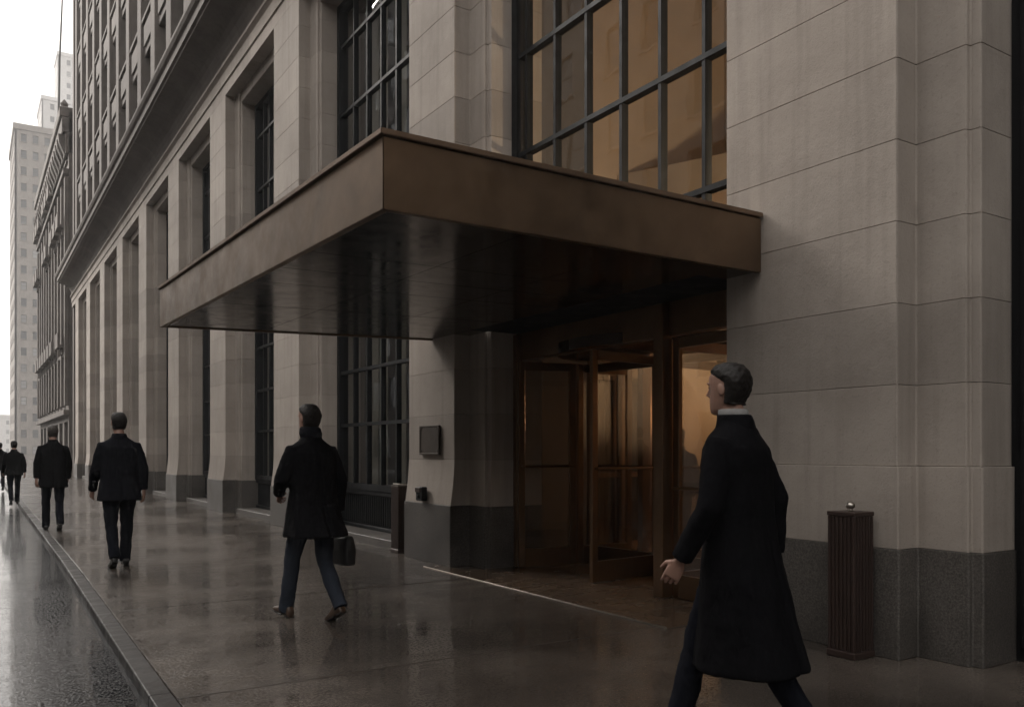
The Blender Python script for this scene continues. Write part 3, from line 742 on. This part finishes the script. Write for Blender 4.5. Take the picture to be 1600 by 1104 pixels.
# second building: ornate dark block
b2 = tag(empty('ornate_building', (5, 57, 0)), 'dark ornate stone building with jutting roof cornice just beyond the office building', 'building')
wb = bmesh.new()
grid_face(b2, wb, (4.98, 79, 0), (0, -1, 0), (-1, 0, 0), 23.2, 3.6, 5, 3.55, 2.3, 1.15, 2.15, 0.85, M_FARGLASS, M_SASH)
grid_face(b2, wb, (4.98, 79, 0), (0, -1, 0), (-1, 0, 0), 23.2, 0.0, 1, 3.6, 3.3, 2.3, 2.7, 0.5, M_FARGLASS, M_SASH)
box(wb, 5.34, 20, 55.9, 78.9, 0, 21.6)
o = obj('wall', wb, M_DARKSTONE, b2); o.location = -b2.location
for z, pj, th_ in ((3.55, 0.28, 0.3), (7.1, 0.18, 0.22), (17.7, 0.3, 0.3)):
    o = boxm('string_course', M_DARKSTONE, 4.98 - pj, 4.975, 55.8, 79.1, z, z + th_, b2, 0.02); o.location = -b2.location
o = boxm('roof_cornice', M_DARKSTONE, 4.5, 5.3, 55.8, 78.9, 21.0, 21.6, b2, 0.05); o.location = -b2.location
o = boxm('corbel_table', M_DARKSTONE, 4.62, 5.3, 55.8, 78.8, 20.1, 20.997, b2, 0.05); o.location = -b2.location
o = boxm('frieze', M_DARKSTONE, 4.8, 5.3, 55.8, 78.8, 18.9, 20.097, b2, 0.03); o.location = -b2.location
br = bm_mesh('cornice_bracket', (lambda b_: (prism_y(b_, [(0, 0), (-0.3, 0.75), (-0.34, 1.2), (0, 1.2)], -0.22, 0.22), b_)[1])(bmesh.new()), M_DARKSTONE)
cr = bm_mesh('crest_ornament', (lambda b_: (tube(b_, [(0, 0, 0), (0, 0, 0.2), (0, 0, 0.35), (0, 0, 0.6)], [0.26, 0.18, 0.22, 0.04], 8), b_)[1])(bmesh.new()), M_DARKSTONE)
by_ = bm_mesh('bay_pilaster', (lambda b_: (box(b_, -0.22, 0, -0.28, 0.28, 0, 13.4, 0.03), b_)[1])(bmesh.new()), M_DARKSTONE)
bk = bm_mesh('balcony', (lambda b_: (box(b_, -0.55, -0.003, -0.8, 0.8, 0, 0.15), box(b_, -0.55, -0.48, -0.8, 0.8, 0.15, 0.85), box(b_, -0.3, 0, -0.6, -0.4, -0.4, -0.001), box(b_, -0.3, 0, 0.4, 0.6, -0.4, -0.001), b_)[-1])(bmesh.new()), M_DARKSTONE)
for k in range(20): link('cornice_bracket', br, b2, Vector((4.796, 56.4 + k * 1.16, 18.88)) - b2.location)
for k in range(14): link('crest_ornament', cr, b2, Vector((4.8, 56.4 + k * 1.7, 21.6)) - b2.location)
for k in range(11): link('bay_pilaster', by_, b2, Vector((4.976, 56.0 + k * 2.3 - 0.0, 4.1)) - b2.location)
rr = random.Random(5)
for k in range(10):
    for f in (1, 3, 4):
        if rr.random() < 0.75: link('balcony', bk, b2, Vector((4.975, 57.15 + k * 2.3, 3.6 + f * 3.55 + 0.4)) - b2.location)
fp = tag(empty('flagpole', (5.22, 66, 22.3)), 'thin dark flagpole rising from the roof of the ornate building', 'flagpole')
bm = bmesh.new(); tube(bm, [(0, 0, -0.6), (0.1, 0.05, 6), (0.42, 0.2, 14)], [0.09, 0.07, 0.035], 8); obj('pole', bm, M_SASH, fp)
bm = bmesh.new(); ell(bm, (0.42, 0.2, 14.1), (0.12, 0.12, 0.12), 10, 8); obj('ball', bm, M_STEEL, fp)
bm = bmesh.new(); box(bm, -0.3, 0.3, -0.3, 0.3, -0.7, -0.2, 0.03); obj('pole_base', bm, M_SASH, fp)

def tower(name, label, x0, x1, y0, y1, floors, fh, pitch, wm, gm, top=0.0, ww=1.1, wh=1.7, r=None):
    r = r or tag(empty(name, (x0, y0, 0)), label, 'building'); wb_ = bmesh.new()
    grid_face(r, wb_, (x0, y0, 0), (1, 0, 0), (0, -1, 0), x1 - x0, 0, floors, fh, pitch, ww, wh, 0.9, gm, M_SASH)
    grid_face(r, wb_, (x0, y1, 0), (0, -1, 0), (-1, 0, 0), y1 - y0, 0, floors, fh, pitch, ww, wh, 0.9, gm, M_SASH)
    H_ = floors * fh
    box(wb_, x0 + 0.36, x1, y0 + 0.36, y1, 0, H_ - 0.01)
    o_ = obj('wall', wb_, wm, r); o_.location = -r.location
    o_ = boxm('parapet', wm, x0 - 0.25, x1, y0 - 0.25, y1, H_ + 0.002, H_ + 1.1, r); o_.location = -r.location
    return r
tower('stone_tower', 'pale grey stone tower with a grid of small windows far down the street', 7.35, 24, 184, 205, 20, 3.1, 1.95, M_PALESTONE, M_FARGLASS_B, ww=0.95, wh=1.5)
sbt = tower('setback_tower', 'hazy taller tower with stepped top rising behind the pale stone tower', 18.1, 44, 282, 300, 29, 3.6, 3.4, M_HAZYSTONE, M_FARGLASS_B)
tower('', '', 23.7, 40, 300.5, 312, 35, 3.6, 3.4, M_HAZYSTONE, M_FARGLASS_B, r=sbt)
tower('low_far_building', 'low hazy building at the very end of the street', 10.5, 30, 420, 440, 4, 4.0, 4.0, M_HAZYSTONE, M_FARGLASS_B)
# unseen opposite houses: heights and gaps shaped for sun, sky light and window reflections
def opposite(y0, y1, floors, fh, label, wm):
    r = tag(empty('unseen_opposite_building', (-16.5, y0, 0)), label, 'building'); wb_ = bmesh.new()
    grid_face(r, wb_, (-16.5, y0, 0), (0, 1, 0), (1, 0, 0), y1 - y0, 0, floors, fh, 3.4, 1.7, 2.4, 0.8, M_FARGLASS, M_SASH)
    box(wb_, -30, -16.86, y0, y1, 0, floors * fh)
    o_ = obj('wall', wb_, wm, r); o_.location = -r.location
    o_ = boxm('parapet', wm, -30, -16.0, y0, y1, floors * fh + 0.002, floors * fh + 0.8, r); o_.location = -r.location
opposite(-70, 23, 4, 4.0, 'unseen low stone building across the street, kept low for sky light', M_STONE)
opposite(24, 40, 8, 4.0, 'unseen tall stone building across the street, sized to fill the entrance window reflection', M_STONE)
opposite(41, 53, 3, 4.0, 'unseen three storey building across the street, kept low to let the sun pass', M_STONE)
opposite(54, 70, 9, 4.0, 'unseen tall narrow building added across the street to darken the second bay reflection', M_STONE_UP)
opposite(71, 150, 4, 4.0, 'unseen long stone building across the street mirrored in the far windows, kept low for the sun', M_STONE)


# ------------------------------------------------------------------ people
TEX = bpy.data.textures.new('cloth_folds', 'CLOUDS'); TEX.noise_scale = 0.11; TEX.noise_depth = 2
TEXH = bpy.data.textures.new('hair_strands', 'CLOUDS'); TEXH.noise_scale = 0.018; TEXH.noise_depth = 1
def remesh(o, vox, disp=0.0, smooth=3, tex=None):
    m = o.modifiers.new('remesh', 'REMESH'); m.mode = 'VOXEL'; m.voxel_size = vox; m.use_smooth_shade = True
    if smooth: s = o.modifiers.new('smooth', 'SMOOTH'); s.factor = 0.5; s.iterations = smooth
    if disp:
        d = o.modifiers.new('folds', 'DISPLACE'); d.texture = tex or TEX; d.strength = disp; d.mid_level = 0.5; d.texture_coords = 'LOCAL'
HEADR = [(-.120, .026, .074, .012), (-.112, .040, .086, -.004), (-.095, .051, .091, -.025), (-.065, .060, .091, -.055), (-.03, .067, .090, -.082), (0, .072, .091, -.094),
         (.03, .0755, .094, -.100), (.06, .0755, .091, -.100), (.088, .067, .078, -.088), (.106, .048, .052, -.062), (.118, .022, .02, -.03)]
def head_ring(z, w_, f, b, n=20, g=0.0):
    r = []
    for k in range(n):
        a = 2 * math.pi * k / n; c, s = math.cos(a), math.sin(a)
        cy = (f + b) / 2; hy = (f - b) / 2
        r.append(Vector(((w_ + g) * math.copysign(abs(c) ** 0.85, c), cy + (hy + g) * math.copysign(abs(s) ** 0.85, s), z)))
    return r
def ring(c, rx, ry, n=24, p=0.9):
    return [Vector((c[0] + rx * math.copysign(abs(math.cos(2*math.pi*k/n)) ** p, math.cos(2*math.pi*k/n)), c[1] + ry * math.copysign(abs(math.sin(2*math.pi*k/n)) ** p, math.sin(2*math.pi*k/n)), c[2])) for k in range(n)]
def hand(bm, wrist, d, palm_n, thumb_side, curl=0.5, s=1.0):
    """palm plus five unequal bent fingers; d = direction of the forearm, palm_n = where the palm faces"""
    d = Vector(d).normalized(); n = Vector(palm_n); n = (n - d * n.dot(d)).normalized(); l = d.cross(n) * thumb_side
    w0 = Vector(wrist)
    rings = []
    for t, hw, hh in ((-0.03, .026, .021), (0.0, .027, .020), (.03, .036, .017), (.06, .041, .0145), (.088, .040, .012), (.094, .034, .008)):
        c = w0 + d * t * s
        rings.append([c + l * (hw * s * math.cos(2*math.pi*k/14)) + n * (hh * s * math.sin(2*math.pi*k/14)) for k in range(14)])
    loft(bm, rings)
    for i, (off, ln) in enumerate(((.032, .072), (.0108, .082), (-.0112, .075), (-.0325, .058))):
        p = w0 + d * .082 * s + l * off * s; dirv = d.copy(); pts = [p - d * .012]; rad = [.0086 * s]
        ang = 0
        for j, fr in enumerate((.45, .32, .23)):
            ang += curl * (0.55, 0.8, 0.6)[j] * (1 + 0.12 * i)
            dv = d * math.cos(ang) + n * math.sin(ang)
            p = p + dv * ln * fr * s; pts.append(p.copy()); rad.append((.0082, .0075, .0062)[j] * s)
        tube(bm, pts, rad, 10)
    p = w0 + d * .022 * s + l * .026 * s
    d1 = (d * .6 + l * .65 + n * .45).normalized(); d2 = (d * .85 + l * .2 + n * .5).normalized()
    tube(bm, [p, p + d1 * .036 * s, p + d1 * .036 * s + d2 * .03 * s, p + d1 * .036 * s + d2 * .055 * s], [.013 * s, .0115 * s, .010 * s, .0075 * s], 10)
def shoe_mesh(heel_h, L=0.27, boot=False):
    bm = bmesh.new(); rings = []
    prof = [(-.075, .022, .05), (-.068, .032, .075), (-.04, .036, .10 if boot else .085), (0.0, .036, .115 if boot else .085), (.04, .037, .085 if boot else .07), (.085, .043, .062), (.13, .046, .05), (.165, .040, .042), (.188, .024, .030), (.194, .010, .018)]
    for y_, hw, hh in prof:
        r = []
        for k in range(16):
            a = 2 * math.pi * k / 16; c, s = math.cos(a), math.sin(a)
            r.append(Vector((hw * math.copysign(abs(c) ** .7, c), y_, max(0.0, hh / 2 + hh / 2 * math.copysign(abs(s) ** .8, s)))))
        rings.append(r)
    loft(bm, rings); return bm
def person(label, loc, heading, height=1.8, vox=0.010, hem=0.78, stride=0.30, lead=1, head_yaw=0.0, armL=None, armR=None, coat=M_COAT, trous=M_TROUS, shoe_m=M_SHOE,
           shirt=False, flare=0.0, boot=False, lean=0.03, hair_m=M_HAIR, scarf=None, ry=0.17, group='pedestrians walking along the wet pavement', handcurl=0.55, coatw=1.0):
    rz = math.atan2(-heading[0], heading[1])
    root = tag(empty('person', loc, rz), label, 'person', group); s = height / 1.80; root.scale = (s, s, s)
    # ---- joints
    legs = {}
    for side in (-1, 1):
        f = 1 if side == lead else -1
        hip = Vector((.09 * side, 0, .93))
        if f > 0: kn = Vector((.095 * side, stride * .62, .50)); an = Vector((.09 * side, stride, .085)); pitch = R_(8)
        else: kn = Vector((.095 * side, -stride * .12, .485)); an = Vector((.085 * side, -stride, .15)); pitch = R_(-26)
        if stride < 0.05: kn = Vector((.095 * side, .02, .50)); an = Vector((.10 * side, 0, .085)); pitch = 0
        legs[side] = (hip, kn, an, pitch)
    sh_z = 1.405
    arms = {}
    for side, a in ((-1, armL), (1, armR)):
        sh = Vector((.182 * side, lean * .8, sh_z))
        sw = -stride * .75 * (1 if side == lead else -1)
        if a is None: a = ((.245 * side, sw * .35 + .0, 1.15), (.255 * side, sw * 1.0 + .08, .90))
        arms[side] = (sh, Vector(a[0]), Vector(a[1]))
    hc = Vector((0, lean + .035, 1.68))
    HM = Matrix.Translation(hc) @ Matrix.Rotation(head_yaw, 4, 'Z')
    # ---- body: one continuous surface
    bm = bmesh.new()
    hb = bmesh.new()
    loft(hb, [head_ring(*r) for r in HEADR])
    tube(hb, [(0, .080, .035), (0, .098, .008), (0, .113, -.022), (0, .092, -.034)], [.009, .010, .012, .009], 10)        # nose
    ell(hb, (0, .086, -.062), (.024, .012, .007)); ell(hb, (0, .084, -.074), (.021, .012, .007))                            # lips
    ell(hb, (0, .080, -.100), (.022, .016, .016))                                                                           # chin
    for sd_ in (-1, 1):
        ell(hb, (.034 * sd_, .078, .030), (.027, .013, .007))          # brow, cheek
        ell(hb, (.075 * sd_, -.008, -.004), (.007, .017, .029), rot=Matrix.Rotation(R_(-14), 4, 'X'))                        # ear
    hb.transform(HM); me = bpy.data.meshes.new('t'); hb.to_mesh(me); hb.free(); bm.from_mesh(me); bpy.data.meshes.remove(me)
    tube(bm, [(0, lean * .6, 1.40), (0, lean, 1.50), (0, hc.y - .015, 1.60), (0, hc.y - .012, 1.66)], [.075, .06, .054, .05], 16)
    loft(bm, [ring((0, 0, .86), .14, .09), ring((0, 0, .98), .15, .10), ring((0, 0, 1.10), .13, .09), ring((0, lean * .6, 1.28), .15, .10), ring((0, lean * .8, 1.40), .16, .09), ring((0, lean, 1.47), .10, .07)])
    for side in (-1, 1):
        sh, el, wr = arms[side]
        tube(bm, [sh - Vector((.06 * side, 0, .02)), sh, (sh + el) / 2, el, (el + wr) / 2, wr], [.045, .048, .043, .037, .036, .026], 12)
        d = (wr - el).normalized()
        hand(bm, wr + d * .012, d, Vector((-side * .9, .45, 0)) if d.z < -.5 else Vector((-side * .8, 0, -.5)), side * (1 if d.z < -.5 else 1), handcurl)
        hip, kn, an, _ = legs[side]
        tube(bm, [hip + Vector((0, 0, .02)), hip * .5 + kn * .5, kn, kn * .6 + an * .4, an, an + Vector((0, .02, -.05))], [.075, .065, .048, .046, .033, .03], 12)
    body = obj('body', bm, M_SKIN, root); remesh(body, vox * 0.42, 0, 2)
    for sd_ in (-1, 1):
        bm = bmesh.new(); ell(bm, HM @ Vector((.034 * sd_, .083, .012)), (.010, .004, .006)); obj('eye', bm, M_EYE, body, smooth=True)
    # ---- hair
    bm = bmesh.new(); rings = []
    for z, w_, f, b in [(-.075, .050, -.035, -.070)] + [q for q in HEADR if q[0] > -.07]:
        lim = -0.012 if z < 0.045 else (0.05 if z < .07 else f)
        rings.append([HM @ v for v in head_ring(z + (.010 if z > .1 else .0), w_, min(f, lim), b, 20, .010)])
    loft(bm, rings); h = obj('hair', bm, hair_m, root); remesh(h, vox * .55, .007, 1, TEXH)
    # ---- trousers
    bm = bmesh.new()
    for side in (-1, 1):
        hip, kn, an, _ = legs[side]
        tube(bm, [hip + Vector((0, 0, .06)), hip, hip * .5 + kn * .5, kn, kn * .5 + an * .5, an + (an - kn) * .08], [.09, .102, .086, .068, .064, .062], 16)
    loft(bm, [ring((0, 0, .84), .13, .10), ring((0, 0, .93), .17, .125), ring((0, 0, 1.04), .155, .115)])
    o = obj('trousers', bm, trous, root); remesh(o, vox, .022, 2)
    # ---- shoes
    for side in (-1, 1):
        hip, kn, an, pitch = legs[side]
        bm = shoe_mesh(0, boot=boot)
        if pitch < 0: M = Matrix.Translation((an.x, an.y + .13, 0.0)) @ Matrix.Rotation(pitch, 4, 'X') @ Matrix.Translation((0, -.13, 0))
        else: M = Matrix.Translation((an.x, an.y - .075, 0.0)) @ Matrix.Rotation(pitch, 4, 'X') @ Matrix.Translation((0, .075, 0))
        bm.transform(M); o = obj('shoe', bm, shoe_m, root, smooth=True)
        bm = bmesh.new()
        for (y0, y1, hw) in ((-.075, -.005, .034), (.03, .185, .041)): box(bm, -hw, hw, y0, y1, -.004, .010, .003)
        bm.transform(M); obj('sole', bm, M_SHOE, o)
    # ---- coat
    bm = bmesh.new(); cw = coatw
    hz = hem
    prof = [(hz, .225 + flare * .25, ry + .035 + flare, -flare * .7), (hz + .02, .226 + flare * .25, ry + .036 + flare, -flare * .7), ((hz + .98) / 2, .218, ry + .012 + flare * .45, -flare * .3), (.98, .205, ry - .018, 0), (1.09, .192, .138, 0), (1.20, .200, .142, lean * .4),
            (1.32, .214, .142, lean * .7), (1.40, .208, .130, lean * .8), (1.455, .165, .105, lean), (1.495, .105, .088, lean), (1.525, .078, .078, lean + .005), (1.55, .070, .074, lean + .008)]
    dense = []
    for (a0, b0) in zip(prof, prof[1:]):
        m_ = 6 if b0[0] - a0[0] > 0.1 else 2
        dense += [tuple(u + (v - u) * k / m_ for u, v in zip(a0, b0)) for k in range(m_)]
    dense.append(prof[-1]); rings = []; ph = loc[0] * 7.0
    for z, rx, r_, yc in dense:
        am = max(0.0, (1.02 - z) / (1.02 - hz)) * .045 + .012 * max(0.0, 1 - abs(z - 1.12) / .25)
        rg = ring((0, yc, z), rx * cw, r_, 64); out_ = []
        for k, v in enumerate(rg):
            th0 = 2 * math.pi * k / 64
            f_ = 1 + am * (.6 * math.sin(6 * th0 + ph + 1.2 * z) + .4 * math.sin(11 * th0 + 2 * ph - 2 * z))
            f_ -= .10 * max(0.0, 1 - abs(th0 - 1.5 * math.pi) / .09) * (1 if z < .98 else .35 if z < 1.4 else 0)      # back vent and seam
            out_.append(Vector((v.x * f_, yc + (v.y - yc) * f_, z)))
        rings.append(out_)
    loft(bm, rings)
    for side in (-1, 1):
        sh, el, wr = arms[side]
        tube(bm, [sh - Vector((.07 * side, 0, -.005)), sh + Vector((-.005 * side, 0, 0)), sh * .6 + el * .4, el, (el + wr) / 2, wr], [.058, .070, .068, .061, .055, .050], 16)
    o = obj('coat', bm, coat, root); remesh(o, vox, .016, 4)
    bm = bmesh.new()
    loft(bm, [ring((0, lean - .002, 1.475), .105, .092), ring((0, lean - .002, 1.50), .098, .090), ring((0, lean + .0, 1.53), .083, .087), ring((0, lean + .004, 1.557), .077, .080), ring((0, lean + .006, 1.56), .066, .070)])
    c = obj('collar', bm, coat, o); remesh(c, vox * .7, .006, 2)
    if scarf:
        bm = bmesh.new(); loft(bm, [ring((0, lean, 1.52), .085, .09), ring((0, lean + .004, 1.56), .092, .097), ring((0, lean + .01, 1.60), .084, .09), ring((0, lean + .012, 1.615), .07, .075)]); k_ = obj('scarf', bm, scarf, root); remesh(k_, vox * .7, .012, 2)
    if shirt:
        bm = bmesh.new(); loft(bm, [ring((0, lean + .006, 1.54), .068, .072), ring((0, lean + .012, 1.582), .066, .070), ring((0, lean + .012, 1.586), .058, .062)]); obj('shirt_collar', bm, M_SHIRT, root, smooth=True)
    return root
CT, ST_ = math.cos(TH), math.sin(TH)
def ground_at(px, d):
    r = (px - 800) / FOC * d; return (d * ST_ + r * CT, d * CT - r * ST_, 0.0)
# man striding past the doors in the foreground
person('man in a long black overcoat striding left close to the camera before the doors', ground_at(1158, 4.05), (-.30, .95), 1.82, 0.009, hem=.37, coatw=1.1, stride=.28, lead=-1, head_yaw=R_(-8), shirt=True, flare=.06,
       armL=((-.265, .03, 1.13), (-.27, .17, .89)), armR=((.24, -.07, 1.15), (.245, -.06, .89)), handcurl=.5)
p2 = person('person in a black coat and slate blue trousers walking away carrying a black bag', ground_at(489, 7.05), (-.22, .97), 1.79, 0.009, hem=.70, stride=.27, lead=-1, coatw=1.08, trous=M_JEANS, shoe_m=M_BOOT, boot=True, flare=.05, scarf=M_COAT2,
       armL=((-.29, .02, 1.17), (-.20, .20, 1.06)), armR=((.25, -.03, 1.16), (.27, .02, .90)), handcurl=1.1)
person('man in a navy black jacket walking away mid pavement beyond the coated walker', ground_at(187, 10.25), (-.05, 1), 1.87, 0.011, hem=.78, stride=.16, lead=1, coat=M_COAT2, ry=.165, coatw=1.06)
person('man in a short black coat walking away, second from the kerb end', ground_at(83, 15.0), (-.03, 1), 1.86, 0.012, hem=.74, stride=.20, lead=-1, hair_m=M_HAIR2)
person('small figure in dark clothes stepping along the kerb far down the pavement', ground_at(22, 22.5), (-.02, 1), 1.68, 0.013, hem=.82, stride=.22, lead=1)
person('farthest dark figure cut by the left picture edge near the kerb', ground_at(0, 31.0), (-.02, 1), 1.72, 0.015, hem=.80, stride=.24, lead=-1)
person('dim figure standing inside the lobby seen through the glass right of the bronze post', ground_at(1060, 11.2), (.8, .5), 1.70, 0.014, hem=.85, stride=.02, group='people in the lobby')
# bag in the hand of the coated walker
M2 = p2.matrix_basis
hp = M2 @ Vector((.275, .06, .80))
bg_ = tag(empty('handbag', (hp.x, hp.y, 0), p2.rotation_euler.z), 'black leather bag hanging from the hand of the coated walker', 'bag')
bm = bmesh.new()
loft(bm, [ring((.03, 0, z), hx, hy, 20, .5) for z, hx, hy in ((.43, .055, .17), (.44, .065, .18), (.56, .07, .185), (.66, .05, .17), (.675, .035, .16))])
obj('bag_body', bm, M_BAG, bg_)
for sx in (-.02, .02):
    bm = bmesh.new(); tube(bm, [(.03 + sx, -.08, .66), (.03 + sx * .8, -.06, .74), (.01 + sx * .3, 0, .785), (.03 + sx * .8, .06, .74), (.03 + sx, .08, .66)], [.008] * 5, 8); obj('strap', bm, M_BAG, bg_, smooth=True)
bm = bmesh.new(); box(bm, .085, .10, -.03, .03, .58, .62, .004); obj('clasp', bm, M_STEEL, bg_)

# ------------------------------------------------------------------ unseen blocks added behind the camera to darken surfaces facing them
nb_ = tag(empty('unseen_neighbour_block', (5.4, -64, 0)), 'unseen stone block added behind the camera to darken the canopy front and pier sides', 'building'); wb = bmesh.new()
grid_face(nb_, wb, (5.4, -5.0, 0), (0, -1, 0), (-1, 0, 0), 59, 0, 8, 4.2, 3.4, 1.7, 2.6, 0.8, M_FARGLASS, M_SASH)
box(wb, 5.76, 20, -64, -5.0, 0, 33.6); o = obj('wall', wb, M_STONE_UP, nb_); o.location = -nb_.location
eb = tag(empty('added_street_end_block', (-20, -84, 0)), 'unseen stone block added far behind the camera to darken faces turned that way', 'building'); wb = bmesh.new()
grid_face(eb, wb, (20, -84, 0), (-1, 0, 0), (0, 1, 0), 40, 0, 9, 4.2, 3.4, 1.7, 2.6, 0.8, M_FARGLASS, M_SASH)
box(wb, -20, 20, -100, -84.36, 0, 37.8); o = obj('wall', wb, M_STONE_UP, eb); o.location = -eb.location

# ------------------------------------------------------------------ wet air down the street
mh = bpy.data.materials.new('street_haze'); mh.use_nodes = True; th_ = mh.node_tree; th_.nodes.clear()
oh = th_.nodes.new('ShaderNodeOutputMaterial'); pv = th_.nodes.new('ShaderNodeVolumePrincipled')
pv.inputs['Color'].default_value = (0.93, 0.93, 0.94, 1); pv.inputs['Density'].default_value = 0.0010; pv.inputs['Anisotropy'].default_value = 0.2
th_.links.new(pv.outputs[0], oh.inputs['Volume'])
bm = bmesh.new(); box(bm, -60, 120, -130, 520, -1.3, 150)
tag(obj('haze', bm, mh), kind='stuff')
